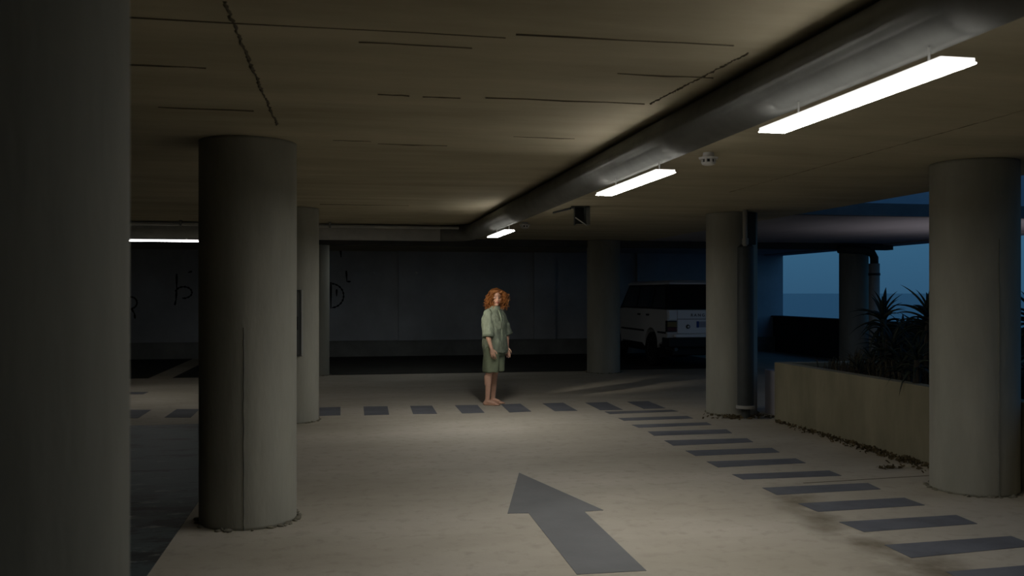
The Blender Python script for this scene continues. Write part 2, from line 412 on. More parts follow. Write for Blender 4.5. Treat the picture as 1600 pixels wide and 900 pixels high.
# graffiti on the back wall: flat brush strokes
def strokes(lines, label, wd=.022, yoff=.004):
    bm = B()
    for ln in lines:
        pts = [on_y(x, y, YB - yoff) for x, y in ln]
        sm = []
        for i in range(len(pts) - 1):
            for k in range(4): sm.append(pts[i].lerp(pts[i + 1], k / 4))
        sm.append(pts[-1])
        rs = []
        for i, p in enumerate(sm):
            d = (sm[min(i + 1, len(sm) - 1)] - sm[max(0, i - 1)]); nrm = Vector((-d.z, 0, d.x)).normalized()
            wv = wd * (.8 + .3 * math.sin(i * 1.3))
            rs.append([p + nrm * wv, p - nrm * wv, p - nrm * wv + Vector((0, .01, 0)), p + nrm * wv + Vector((0, .01, 0))])
        rings(bm, rs)
    return obj('graffiti', bm, M['graffiti'], wall_back, label=label)
def arc_px(cx, cy, rx, ry, a0, a1, n=12): return [(cx + rx * math.cos(math.radians(a0 + (a1 - a0) * i / n)), cy + ry * math.sin(math.radians(a0 + (a1 - a0) * i / n))) for i in range(n + 1)]
strokes([[(276, 428), (276, 452), (275, 468), (273, 477)], arc_px(287, 457, 13, 9, -170, 100), [(300, 424), (294, 426)]], 'black brush mark like a letter P')
strokes([arc_px(205, 473, 9, 9, -100, 90), [(205, 482), (210, 490), (211, 498)], [(201, 464), (201, 520)]], 'black brush mark like a letter R')
strokes([arc_px(517, 462, 20, 19, -85, 85), [(517, 441), (517, 482)], [(526, 452), (526, 463)]], 'black brush mark like a letter D')
strokes([[(541, 423), (542, 440), (548, 440)]], 'short black brush tick')
strokes([[(532, 390), (533, 402)]], 'short black brush dash')

# sea far below the building
sea = mat('sea_water', (.012, .085, .14), .26, spec=.42)
t = sea.node_tree; nb = t.nodes.new('ShaderNodeTexNoise'); nb.inputs['Scale'].default_value = .08; nb.inputs['Detail'].default_value = 6
co = t.nodes.new('ShaderNodeTexCoord'); bp = t.nodes.new('ShaderNodeBump'); bp.inputs['Strength'].default_value = .08; bp.inputs['Distance'].default_value = 1
t.links.new(co.outputs['Object'], nb.inputs[0]); t.links.new(nb.outputs[0], bp.inputs['Height']); t.links.new(bp.outputs[0], t.nodes['Principled BSDF'].inputs['Normal'])
obj('sea', box(B(), XF + 6, 40000, -40000, 40000, -18.2, -18), sea, kind='structure')
obj('ground', box(B(), -60, XF + 25, -60, 80, -18.4, -17.9), M['parapet'], kind='structure')

# ------------------------------------------------------------------ columns
R0 = .33
def column(px, D, label, r=R0, top=CEIL, seams=(), group='round concrete columns', crumbs=True, seed=0):
    p = at(px, D, 0); rnd = random.Random(seed)
    t = thing('concrete_column', label, 'column', p, 0, group)
    bm = B(); n = 64
    lathe(bm, [(r, 0), (r, .02), (r * .998, .5), (r, 1.2), (r * 1.002, 1.9), (r, top - .02), (r, top)], n)
    obj('shaft', bm, M['column'], t, True)
    for spx, z0, z1 in seams:
        # a vertical formwork seam where the sight line through column spx meets the shaft
        d = (FW + RT * ((spx - 800) / F)).normalized(); tc_ = d.dot(p); q = p - d * tc_; h = math.sqrt(max(0, r * r - q.length_squared))
        s = d * (tc_ - h) - p; a = math.atan2(s.y, s.x)
        bm = B(); rs = []
        for i in range(25):
            z = z0 + (z1 - z0) * i / 24; wv = .005 * rnd.uniform(.6, 1.3); j = rnd.uniform(-.002, .002)
            e_ = Vector((math.cos(a), math.sin(a), 0)); tg = Vector((-e_.y, e_.x, 0))
            rs.append([e_ * (r - .004) + tg * (j - wv) + Vector((0, 0, z)), e_ * (r + .006) + tg * j + Vector((0, 0, z)), e_ * (r - .004) + tg * (j + wv) + Vector((0, 0, z))])
        rings(bm, rs); obj('formwork_seam', bm, M['seam_col'], t)
    if crumbs:
        bm = B()
        for i in range(60):
            a = rnd.uniform(0, 6.283); s = rnd.uniform(.006, .022); k = r + rnd.uniform(-.005, .03)
            q = bmesh.ops.create_icosphere(bm, subdivisions=1, radius=s)
            for v in q['verts']: v.co = Vector((v.co.x * 1.4 + k * math.cos(a), v.co.y * 1.4 + k * math.sin(a), v.co.z * .6 + .004)) + Vector((rnd.uniform(-1, 1), rnd.uniform(-1, 1), rnd.uniform(-1, 1))) * s * .3
        o = obj('base_mortar', bm, M['mortar'], t); o['kind'] = 'stuff'
    return t
column(-169, 1.35, 'huge blurred concrete column filling the edge of the photo, nearest the camera', crumbs=False, seed=1)
column(388, 6.28, 'thick concrete column with a long vertical seam beside the dark bay', seams=((381, 0, 1.35),), seed=2)
column(456, 11.13, 'concrete column with the wall cabinet, half hidden behind the seamed column', seed=3)
column(487.5, 17.3, 'far slim-looking concrete column beside the D-shaped graffiti', seed=4)
column(1522, 7.25, 'concrete column standing in front of the planter at the sea side', seams=((1561, 0, 2.0),), seed=5)
column(1143, 11.85, 'concrete column beside the dark downpipe, in front of the white vehicle', seed=6)
column(943, 17.9, 'far concrete column in front of the white vehicle front end', seed=7)
cf = at(1334, 19.3, 0)
column(1334, 19.3, 'facade column against the sea with a bent drain pipe', r=.30, seed=8, crumbs=False)

# ------------------------------------------------------------------ painted floor marks
def mark(bm, pts, h=.003): slab(bm, [on_z(*p) for p in pts], -.004, h)
fx = thing('crosswalk', 'row of grey painted crossing stripes running across the lane under the woman', 'crosswalk', (0, 0, 0))
far = [((499, 637), (532, 636), (532, 649), (499, 650)), ((568, 635.5), (605.5, 635), (608, 648), (569, 649)),
       ((641, 634.5), (675, 634), (683, 646.5), (645.5, 647)), ((711, 633.5), (746, 633), (757, 645), (722, 646)),
       ((783, 632), (813, 631), (830, 643), (796, 644.5)), ((848, 630.5), (880, 629.5), (902.5, 642), (867, 642.5)),
       ((915, 629.5), (948, 628.5), (973.5, 640.5), (938, 641)), ((980, 628), (1013, 627), (1040, 638), (1006, 639)),
       ((276, 639.5), (312, 639.5), (298, 652.5), (257, 652.5)), ((190, 640.5), (236, 640.5), (216, 653.5), (165, 653.5))]
for q in far:
    bm = B(); mark(bm, q); obj('stripe', bm, M['paint'], fx)
lx = thing('side_stripe', 'thin dark painted bar on the floor beyond the left crossing stripes', 'floor marking', (0, 0, 0))
bm = B(); mark(bm, ((170, 613), (232, 612.5), (224, 616), (160, 616.5))); obj('stripe', bm, M['paint'], lx)
rx = thing('crosswalk', 'long ladder of grey crossing stripes running beside the planter toward the camera', 'crosswalk', (0, 0, 0))
rgt = [((945, 643.5), (1050, 640.5), (1060, 643), (953, 647)), ((966, 653.5), (1074, 650), (1083, 654), (975, 657.5)),
       ((987, 664), (1104, 660), (1112, 664), (998, 668.5)), ((1012, 674.5), (1135, 671), (1144, 677), (1022, 681)),
       ((1038, 688.5), (1167, 685), (1177, 691), (1052, 696.5)), ((1071, 704.5), (1206, 700), (1218, 707), (1087, 712.5)),
       ((1104, 721.5), (1243, 716.5), (1259, 723.5), (1122, 730.5)), ((1144, 741.5), (1296, 735.5), (1315, 743.5), (1161, 749.5)),
       ((1191, 762.5), (1356, 755), (1376, 764.5), (1214, 773.5)), ((1247, 787), (1413, 778), (1445, 789.5), (1278, 800)),
       ((1311, 816), (1494, 805), (1527, 818.5), (1350, 831.5)), ((1382, 852), (1580, 838), (1620, 853), (1424, 872)),
       ((1478, 894), (1700, 876), (1750, 896), (1530, 920))]
for q in rgt:
    bm = B(); mark(bm, q); obj('stripe', bm, M['paint'], rx)
bm = B(); mark(bm, ((811, 739), (943, 797.5), (913, 799.5), (1010, 892), (901.5, 898), (826, 802), (793, 802.5)))
tag(obj('floor_arrow', bm, M['arrow']), 'large grey arrow painted on the beige floor, pointing into the garage', 'arrow')

PZ_SOIL = .655
# ------------------------------------------------------------------ lamps
PX, PZ, PR = 1.918, CAM_Z + .925, .123     # the fat pipe under the slab
def lamp(p0, p1, wdt, z, m, label, h=.02, side=False):
    """A long flat fitting between two floor-plan points, its glowing cover facing down at height z."""
    a, b = Vector(p0), Vector(p1); c = (a + b) / 2; d = b - a; ln = d.length
    t = thing('ceiling_light', label, 'light', (c.x, c.y, z), math.atan2(d.y, d.x) - math.pi / 2, 'long flat garage lamps')
    obj('diffuser', box(B(), -wdt / 2, wdt / 2, -ln / 2, ln / 2, 0, min(.003, h)), m, t)
    obj('top_cover', box(B(), -wdt / 2 + .002, wdt / 2 - .002, -ln / 2 + .004, ln / 2 - .004, min(.003, h), h + .006), M['lamp_top'], t)
    for hy in (-ln * .35, ln * .35):
        bm = B()
        if side: tube(bm, [(.03, hy, h), (.03, hy, PZ - PR * .98 - z)], .004, 6)
        else: tube(bm, [(0, hy, h), (0, hy, CEIL - z)], .006, 6)
        obj('hanger', bm, M['pipe'], t)
    return t
ZL = 2.285
XLAMP = (on_z(1470, 97, ZL).x + on_z(1528, 99, ZL).x + on_z(1187, 207, ZL).x + on_z(1222, 208, ZL).x) / 4
WL = on_z(1528, 99, ZL).x - on_z(1470, 97, ZL).x
def lane_lamp(ya, yb, m, label): return lamp((XLAMP, ya), (XLAMP, yb), WL, ZL, m, label, .012, True)
def ly(px, py): return on_z(px, py, ZL).y
lane_lamp(ly(1499, 98), ly(1205, 207.5), M['tube'], 'brightest and longest glowing ceiling lamp, nearest over the crossing stripes')
lane_lamp(ly(1041, 269.5), ly(946, 305.5), M['tube_mid'], 'second glowing ceiling lamp, between the smoke detector and the broken bracket')
lane_lamp(.1, 1.75, M['fill_tube_near'], 'added unseen fill lamp at the camera end of the fat pipe')  # added out of view to brighten the nearest column
lane_lamp(ly(797, 361), ly(770, 371), M['tube_far'], 'small glowing ceiling lamp farthest down the lane, at the pipe bend')
lamp((.4, 17.95), (2.1, 17.95), .15, 2.56, M['fill_tube_rear'], 'added unseen fill lamp over the rear aisle, behind the shallow cross beam')  # added out of view to brighten the back wall
la = at(185, 13.3, 0); lb = at(345, 13.3, 0)
lamp((on_y(150, 400, la.y).x, la.y), (on_y(316, 400, la.y).x, la.y), .15, 2.355, M['tube_side'], 'thin glowing lamp under the cross pipe, between the two left columns')

# two added, unseen spots: one lights the woman, one washes the soffit
def spot_lamp(name, label, cat, loc, target, power, cone, blend, col, size, stem_to):
    loc = Vector(loc); d = (Vector(target) - loc).normalized()
    t = thing(name, label, cat, loc)
    q = d.to_track_quat('-Z', 'Y')
    o = obj('housing', lathe(B(), [(.03, .16), (.055, .15), (.06, .0), (.054, .0), (.05, .02), (.001, .02)], 20), M['black_metal'], t); o.rotation_mode = 'QUATERNION'; o.rotation_quaternion = q
    bm = B(); tube(bm, [-d * .08, (-d.x * .08, -d.y * .08, stem_to - loc.z)], .012, 8); obj('stem', bm, M['black_metal'], t)
    ld = bpy.data.lights.new('lamp', 'SPOT'); ld.energy = power; ld.color = col; ld.spot_size = cone; ld.spot_blend = blend; ld.shadow_soft_size = size
    lo = bpy.data.objects.new('lamp', ld); C.objects.link(lo); lo.parent = t; lo.rotation_mode = 'QUATERNION'; lo.rotation_quaternion = q
    return t
sp = at(438, 10.0, 2.5); tgt = at(775, 12.72, 1.18)
spot_lamp('added_spot', 'added unseen fill spot behind the seamed column, aimed at the woman', 'light', sp, tgt, 330, .25, .95, (1, .93, .8), .03, CEIL)
sp = at(1532, 13.6, .25)
spot_lamp('added_uplight', 'added unseen floor uplight behind the planter and its column', 'light', sp, (sp.x + .1, sp.y + .15, CEIL), 50, 2.2, .8, (1, .93, .97), .05, 0)

# ------------------------------------------------------------------ pipes under the ceiling
yj = at(735, 13.95, 0).y
pts = [(PX, YN + .1, PZ), (PX, yj - .45, PZ)] + [(PX - .45 + .45 * math.cos(a), yj - .45 + .45 * math.sin(a), PZ) for a in [math.pi / 2 * k / 8 for k in range(1, 9)]] + [(XL + .05, yj, PZ)]
pp = thing('drain_pipe', 'fat pipe under the ceiling beside the lamps, bending across the aisle', 'pipe', (0, 0, 0))
bm = B(); tube(bm, pts[:10], PR, 24); obj('pipe_run', bm, M['pipe_shaded'], pp, True)
bm = B(); tube(bm, [Vector(pts[9]) + Vector((.02, 0, 0))] + pts[10:], PR - .001, 24); obj('cross_run', bm, M['pipe'], pp, True)
for yy in (.8, 3.9, 7.4, 10.9):
    bm = B(); tube(bm, [(PX, yy, PZ + PR - .01), (PX, yy, CEIL)], .01, 6); obj('hanger', bm, M['grey_metal'], pp)
for xx in (-.9, -3.2, -5.5, -7.8):
    bm = B(); tube(bm, [(xx, yj, PZ + PR - .01), (xx, yj, CEIL)], .01, 6); obj('hanger', bm, M['grey_metal'], pp)
cd = thing('conduit', 'thin cable conduit running above the cross pipe', 'conduit', (0, 0, 0))
bm = B(); tube(bm, [(XL + .05, yj - .30, CEIL - .06), (PX - .2, yj - .30, CEIL - .06)], .022, 8); obj('tube_run', bm, M['pipe'], cd, True)
for xx in (-6.5, -4.4, -2.3, -.2):
    obj('clip', box(B(), xx - .015, xx + .015, yj - .33, yj - .27, CEIL - .085, CEIL - .001), M['grey_metal'], cd)

# smoke detectors
def detector(px, py, label, s=1.0):
    D = F * (CEIL - .055 - CAM_Z) / (HOR - py); p = at(px, D, CEIL)
    t = thing('smoke_detector', label, 'smoke detector', p)
    obj('base', lathe(B(), [(.001, .005), (.045 * s, .005), (.05 * s, -.02), (.055 * s, -.034), (.001, -.034)], 24), M['white_plastic'], t, False)
    obj('rim', lathe(B(), [(.001, -.034), (.085 * s, -.036), (.08 * s, -.05), (.001, -.05)], 24), M['white_plastic'], t, False)
    for k in range(8):
        a = math.pi / 4 * k; bm = B(); box(bm, .052 * s, .066 * s, -.008, .008, -.075, -.049)
        bmesh.ops.rotate(bm, verts=bm.verts, cent=(0, 0, 0), matrix=Matrix.Rotation(a, 3, 'Z')); obj('vent_rib', bm, M['white_plastic'], t)
    obj('chamber', lathe(B(), [(.001, -.049), (.045 * s, -.049), (.045 * s, -.075), (.001, -.075)], 20), M['black_metal'], t)
    obj('cap', lathe(B(), [(.001, -.074), (.06 * s, -.074), (.055 * s, -.088), (.03 * s, -.096), (.001, -.098)], 24), M['white_plastic'], t)
detector(1107, 250, 'white round smoke detector on the ceiling between the two big lamps', .85)
detector(820, 353, 'tiny smoke detector on the ceiling beside the farthest lamp', 1.0)

# broken lamp bracket hanging where a fitting is missing
p = at(907, 10.9, CEIL)
t = thing('lamp_bracket', 'dark empty lamp bracket hanging from the ceiling beside the second lamp', 'bracket', p, -YAW)
obj('mounting_plate', box(B(), -.12, .10, -.12, .12, -.012, .004), M['black_metal'], t)
obj('side_plate', box(B(), -.075, -.06, -.1, .1, -.22, 0), M['black_metal'], t)
obj('side_plate', box(B(), .06, .11, -.09, .1, -.22, 0), M['grey_metal'], t)
obj('back_plate', box(B(), -.07, .07, .085, .1, -.20, 0), M['black_metal'], t)
bm = B(); tube(bm, [(-.07, -.11, -.14), (.065, -.12, -.235)], .008, 6); obj('loose_rod', bm, M['white_plastic'], t)
bm = B(); tube(bm, [(.04, -.1, -.01), (.055, -.1, -.22)], .01, 6); obj('rod', bm, M['black_metal'], t)
bm = B(); tube(bm, [(-.12, .0, -.02), (-.32, .25, -.05)], .012, 6); obj('cable_stub', bm, M['black_metal'], t)

# cabinet on the third column
pc = at(455, 11.13, 0); dcam = -pc.normalized()
t = thing('hose_cabinet', 'narrow grey cabinet with a pale rim fixed to the column behind the seamed one', 'cabinet', pc + Vector((dcam.x, dcam.y, 0)) * (R0 + .0), math.atan2(dcam.y, dcam.x) + math.pi / 2)
obj('body', box(B(), -.19, .13, -.09, .015, .82, 1.62, .01), M['panel'], t)
obj('door_rim', box(B(), .11, .135, -.11, -.085, .83, 1.62, .006), M['panel_edge'], t)
obj('door', box(B(), -.18, .105, -.105, -.085, .84, 1.60, .006), M['panel'], t)
obj('window', box(B(), -.1, .08, -.112, -.10, 1.14, 1.30), M['car_black'], t)

# downpipe at the middle column
p = at(1165, 11.33, 0)
t = thing('downpipe', 'dark fat downpipe sleeve with pale collar beside the middle column', 'pipe', p)
bm = B(); lathe(bm, [(.06, .12), (.108, .13), (.108, .16), (.102, .17), (.102, 2.16), (.06, 2.2)], 24); obj('sleeve', bm, M['pipe_dark'], t, False)
bm = B(); lathe(bm, [(.106, .125), (.118, .125), (.118, .16), (.106, .165)], 24); obj('bottom_rim', bm, M['pipe_pale'], t)
bm = B(); lathe(bm, [(.055, -.01), (.055, .14)], 16); obj('outlet', bm, M['pipe_dark'], t)
bm = B(); tube(bm, [(-.035, -.06, 2.17), (-.035, -.06, 2.30), (-.03, -.05, 2.42), (-.03, -.05, CEIL)], .03, 14); obj('upper_pipe', bm, M['pipe_pale'], t, True)
bm = B(); tube(bm, [(-.033, -.06, 2.19), (-.033, -.06, 2.27)], .04, 16); obj('collar', bm, M['pipe_pale'], t)
bm = B(); box(bm, .0, .115, -.06, .10, 2.19, 2.60, .01); obj('junction_box', bm, M['black_metal'], t)

# bent drain pipe on the facade column
p = at(1366, 18.8, 0)
t = thing('bent_drain_pipe', 'grey drain pipe bending over the facade column top and down its side', 'pipe', p)
top = 2.42
bm = B(); tube(bm, [(0, 0, 0), (0, 0, 2.2), (0, 0, top - .22)], .11, 16); obj('pipe_run', bm, M['pipe'], t, True)
q = at(1310, 18.75, 0) - p
pth = [Vector((0, 0, top - .25)), Vector((0, 0, top - .1)), Vector((0, 0, top)) + q.normalized() * .05, Vector((q.x * .3, q.y * .3, top + .06)), Vector((q.x, q.y, top + .08))]
bm = B(); tube(bm, pth, .085, 14); obj('elbow', bm, M['pipe_dark'], t, True)
for zz in (.9, 1.95):
    bm = B(); lathe(bm, [(.105, zz), (.122, zz), (.122, zz + .05), (.105, zz + .05)], 16); obj('clip', bm, M['pipe_dark'], t)

# ------------------------------------------------------------------ planter
pa = on_z(1210, 655)
PXL = pa.x; PYF = pa.y; PH = .715; PXR = 9.6; PYN = -2.0
t = thing('planter', 'long stained concrete planter wall along the sea side of the lane', 'planter', (PXL, PYF, 0))
bm = B()
def pbox(x0, x1, y0, y1, z0, z1, b=0): box(bm, x0 - PXL, x1 - PXL, y0 - PYF, y1 - PYF, z0, z1, b)
pbox(PXL, PXL + .14, PYN, PYF, -.01, PH, .008); obj('front_wall', bm, M['planter'], t)
bm = B(); pbox(PXL + .14, PXR, PYF - .14, PYF, -.01, PH, .008); obj('end_wall', bm, M['planter'], t)
bm = B(); pbox(PXR - .14, PXR, PYN, PYF - .14, -.01, PH, .008); obj('outer_wall', bm, M['planter'], t)
bm = B(); nx, ny = 24, 60; x0, x1, y0, y1 = PXL + .13, PXR - .13, PYN, PYF - .13
vv = [[bm.verts.new((x0 + (x1 - x0) * i / nx - PXL, y0 + (y1 - y0) * j / ny - PYF, PH - .07 + .05 * noise.noise(Vector((i * .5, j * .5, 0))) + .03 * random.random())) for j in range(ny + 1)] for i in range(nx + 1)]
for i in range(nx):
    for j in range(ny): bm.faces.new((vv[i][j], vv[i + 1][j], vv[i + 1][j + 1], vv[i][j + 1]))
obj('soil', bm, M['soil'], t, True)
# low pale block behind the planter's far end
la_ = at(1181, 12.1, 0)
tag(obj('low_block', box(B(), la_.x, PXL + 1.6, PYF + .25, PYF + .60, -.005, .575, .012), M['soffit']), 'low pale concrete block between the downpipe and the planter end', 'block')

# aloe plants: one leaf mesh shared by every rosette
def leaf_mesh(L=.5, w=.035, droop=.5, seed=0):
    bm = B(); n = 8; rs = []
    for i in range(n + 1):
        s = i / n; x = L * s * (1 - .12 * s * droop); z = L * (.45 * s - droop * .75 * s * s)
        a = w * (1 - s ** 1.7) * (.75 + .5 * min(1, s * 4)) + .0015; th = a * .35
        rs.append([Vector((x, -a, z + a * .45)), Vector((x, 0, z + th * .2)), Vector((x, a, z + a * .45)), Vector((x, 0, z - th))])
    rings(bm, rs)
    bmesh.ops.recalc_face_normals(bm, faces=bm.faces)
    me = bpy.data.meshes.new('leaf'); bm.to_mesh(me); bm.free(); me.materials.append(M['aloe'])
    for p in me.polygons: p.use_smooth = True
    return me
LEAVES = [leaf_mesh(.46, .027, d) for d in (.45, .75, 1.05, 1.35)]
def aloe(loc, h, n, s, label, seed):
    r = random.Random(seed)
    t = thing('aloe_plant', label, 'plant', loc, 0, 'aloes in the planter')
    bm = B(); lean = Vector((r.uniform(-.08, .08), r.uniform(-.08, .08), 0))
    tube(bm, [Vector((0, 0, -.12)), lean * .4 + Vector((0, 0, h * .5)), lean + Vector((0, 0, h + .02))], [.04, .035, .03], 8); obj('stem', bm, M['aloe_stem'], t, True)
    for k in range(n):
        q = k / n
        o = link('leaf', LEAVES[min(3, int(q * 4))], t)
        a = k * 2.399 + r.uniform(-.3, .3)
        o.location = lean + Vector((0, 0, h - q * .22 * s))
        o.rotation_euler = (r.uniform(-.15, .15), -(.80 - .95 * q) + r.uniform(-.22, .22), a)
        o.scale = (s * r.uniform(.75, 1.1),) * 3
    return t
def soil_at(px, D): return at(px, D, PH - .06)
aloe(soil_at(1392, 10.0), .68, 34, .85, 'aloe with a spiky crown against the facade column, farthest of the tall ones', 1)
aloe(soil_at(1448, 9.0), .72, 34, .95, 'tall aloe with arching leaves against the sea, half behind the planter column', 2)
aloe(soil_at(1418, 10.6), .42, 30, .85, 'lower dark aloe between the two tall aloes', 3)
aloe(soil_at(1362, 10.3), .16, 22, .60, 'small low aloe at the base of the facade column', 4)
aloe(soil_at(1618, 8.6), .74, 34, .9, 'aloe on the sea side of the planter column, at the edge of the photo', 5)
aloe(soil_at(1432, 8.6), .30, 28, .7, 'squat aloe rosette close to the planter column, under the tall one', 6)
aloe(soil_at(1395, 9.6), .38, 28, .75, 'short dense aloe under the spiky crown', 7)
aloe(soil_at(1600, 7.9), .35, 24, .8, 'short aloe low behind the planter column, near the edge of the photo', 8)
aloe(soil_at(1340, 9.9), .10, 20, .5, 'smallest aloe, low at the sea-facade end of the planting', 9)
aloe(soil_at(1408, 9.2), .20, 26, .75, 'low spreading aloe in front of the spiky crown', 10)
aloe(soil_at(1440, 10.2), .45, 28, .8, 'aloe behind the arching one, against the sea', 11)
aloe(soil_at(1378, 10.8), .32, 26, .7, 'aloe at the back of the bed, in front of the drain pipe', 12)
# dry undergrowth: uncountable blades
bm = B(); r = random.Random(5)
for k in range(1500):
    px = 1255 + 200 * r.random() ** .8; D = r.uniform(8.4, 10.8)
    if px > 1430 and r.random() < .3: px = r.uniform(1585, 1650)
    p = soil_at(px, D)
    if not (PXL + .2 < p.x < PXR - .2 and p.y < PYF - .2): continue
    h = r.uniform(.05, .26) * (1.2 if px > 1330 else .8); a = r.uniform(0, 6.28); d = Vector((math.cos(a), math.sin(a), 0)); wv = Vector((-d.y, d.x, 0)) * .006
    q1 = p + d * h * .25 + Vector((0, 0, h * .7)); q2 = p + d * h * r.uniform(.4, .9) + Vector((0, 0, h * r.uniform(.7, 1.0)))
    vs = [bm.verts.new(x) for x in (p - wv - Vector((0, 0, .03)), p + wv - Vector((0, 0, .03)), q1 + wv, q1 - wv, q2)]
    bm.faces.new(vs[:4]); bm.faces.new((vs[3], vs[2], vs[4]))
o = obj('dry_undergrowth', bm, M['dry']); o['kind'] = 'stuff'; o['label'] = 'dry dark undergrowth and twigs at the feet of the aloes'; o['category'] = 'undergrowth'
# leaf litter and grit along the planter foot
bm = B(); r = random.Random(9)
def litter(px, py, s):
    p = on_z(px, py); a = r.uniform(0, 6.28); d = Vector((math.cos(a), math.sin(a), 0)); n_ = Vector((-d.y, d.x, 0))
    z = r.uniform(.004, .03)
    vs = [bm.verts.new(x) for x in (p - d * s + Vector((0, 0, z * .4)), p + n_ * s * .45 + Vector((0, 0, z + .008)), p + d * s + Vector((0, 0, z)), p - n_ * s * .45 + Vector((0, 0, .004)))]
    bm.faces.new(vs)
for k in range(520):
    s = r.random(); px = 1212 + 242 * s; base = 655.5 + (px - 1210) * .2925
    litter(px, base + 1 + abs(r.gauss(0, 3.5)) * (.6 + s), r.uniform(.008, .028))
for k in range(150): litter(1428 + r.gauss(0, 16), 718 + r.gauss(0, 3), r.uniform(.012, .035))
for k in range(60): litter(1358 + r.gauss(0, 12), 701 + r.gauss(0, 2.4), r.uniform(.012, .03))
for k in range(40): litter(1388 + r.gauss(0, 9), 732 + r.gauss(0, 1), r.uniform(.012, .028))
for k in range(170): litter(1160 + r.gauss(0, 24), 652 + r.gauss(0, 2.2), r.uniform(.015, .04))
o = obj('leaf_litter', bm, M['litter']); o['kind'] = 'stuff'; o['label'] = 'dead leaves and grit swept along the foot of the planter'; o['category'] = 'litter'

# ------------------------------------------------------------------ white off-road vehicle
rl = at(1043, 18.5, 0)
CW, CL = 1.80, 4.45
car = thing('off_road_vehicle', 'old white boxy off-road vehicle parked in the dark, seen from behind', 'car', (rl.x + CW / 2, rl.y, 0))
hw = CW / 2
# lower body: side profile with wheel arches, extruded across and tucked at the corners
def arch(cy, r, n=9): return [(cy - r * math.cos(math.pi * k / n), .42 + r * math.sin(math.pi * k / n)) for k in range(n + 1)]
prof = [(.02, .62)] + [(.5, .52)] + arch(1.02, .42) + [(1.6, .48), (3.0, .48)] + arch(3.56, .42) + [(4.2, .5), (4.42, .58), (4.45, .95), (4.38, 1.14), (2.95, 1.235), (.04, 1.235), (.0, 1.0)]
bm = B()
l = [[bm.verts.new((sx_ * xo, y, z)) for y, z in prof] for sx_, xo in ((-1, hw), (1, hw))]
bm.faces.new(l[0]); bm.faces.new(l[1][::-1])
for i in range(len(prof)): j = (i + 1) % len(prof); bm.faces.new((l[0][i], l[0][j], l[1][j], l[1][i]))
bmesh.ops.bevel(bm, geom=[e for e in bm.edges if e.is_manifold and e.calc_face_angle(0) > .6 and abs(e.verts[0].co.x) == hw and abs(e.verts[1].co.x) == hw], offset=.03, segments=2, affect='EDGES')
obj('body', bm, M['car_white_shaded'], car)
# greenhouse
bm = B()
def ghr(z, yr, yf, hx): return [Vector((-hx, yr, z)), Vector((hx, yr, z)), Vector((hx, yf, z)), Vector((-hx, yf, z))]
rings(bm, [ghr(1.22, .05, 3.35, hw - .04), ghr(1.79, .33, 2.95, hw - .16)]); obj('cabin', bm, M['car_black'], car)
bm = B(); rings(bm, [ghr(1.765, .22, 2.99, hw - .13), ghr(1.80, .20, 3.01, hw - .12), ghr(1.845, .28, 2.9, hw - .18), ghr(1.855, .5, 2.7, hw - .3)]); obj('roof', bm, M['car_white'], car)
def quad_plate(name, pts, nrm, th, m):
    bm = B(); nrm = Vector(nrm) * th
    a = [bm.verts.new(Vector(p)) for p in pts]; b = [bm.verts.new(Vector(p) + nrm) for p in pts]
    bm.faces.new(a); bm.faces.new(b[::-1]); n = len(pts)
    for i in range(n): bm.faces.new((a[i], a[(i + 1) % n], b[(i + 1) % n], b[i]))
    return obj(name, bm, m, car)
def gx(z): return hw - .04 - .12 * (z - 1.22) / .57
def gy(z): return .05 + .28 * (z - 1.22) / .57
quad_plate('rear_window', [(-gx(1.27) + .09, gy(1.27), 1.27), (gx(1.27) - .09, gy(1.27), 1.27), (gx(1.73) - .08, gy(1.73), 1.73), (-gx(1.73) + .08, gy(1.73), 1.73)], (0, -1, .4), .012, M['glass'])
for sx_ in (-1, 1):
    for ya, yb, ta, tb in ((.22, 1.05, .45, 1.05), (1.15, 2.08, 1.15, 2.05), (2.15, 3.17, 2.13, 2.90)):
        quad_plate('side_window', [(sx_ * gx(1.27), ya, 1.27), (sx_ * gx(1.27), yb, 1.27), (sx_ * gx(1.72), tb, 1.72), (sx_ * gx(1.72), ta, 1.72)], (sx_, 0, .2), .01, M['glass'])
    for yy in (1.10, 2.11):
        quad_plate('door_pillar', [(sx_ * gx(1.25), yy - .035, 1.25), (sx_ * gx(1.25), yy + .035, 1.25), (sx_ * gx(1.76), yy + .03, 1.76), (sx_ * gx(1.76), yy - .03, 1.76)], (sx_, 0, .2), .016, M['car_black'])
    quad_plate('side_strip', [(sx_ * hw, .1, .735), (sx_ * hw, .58, .735), (sx_ * hw, .58, .775), (sx_ * hw, .1, .775)], (sx_, 0, 0), .014, M['car_black'])
    quad_plate('side_strip', [(sx_ * hw, 1.48, .735), (sx_ * hw, 3.1, .735), (sx_ * hw, 3.1, .775), (sx_ * hw, 1.48, .775)], (sx_, 0, 0), .014, M['car_black'])
    for yy in (1.14, 1.72): quad_plate('door_handle', [(sx_ * hw, yy, 1.09), (sx_ * hw, yy + .14, 1.09), (sx_ * hw, yy + .14, 1.125), (sx_ * hw, yy, 1.125)], (sx_, 0, 0), .025, M['car_black'])
    # tail lamp wraps the corner
    bm = B(); box(bm, sx_ * hw - .20 if sx_ > 0 else -hw - .012, sx_ * hw + .012 if sx_ > 0 else -hw + .20, -.014, .10, .775, 1.01, .006); tl = obj('tail_lamp', bm, M['car_black'], car)
    xa, xb_ = (hw - .19, hw + .005) if sx_ > 0 else (-hw - .005, -hw + .19)
    obj('amber_lens', box(B(), xa, xb_, -.022, .01, .88, .985, .004), M['amber'], tl)
    obj('red_lens', box(B(), xa, xb_, -.022, .01, .79, .87, .004), M['red'], tl)
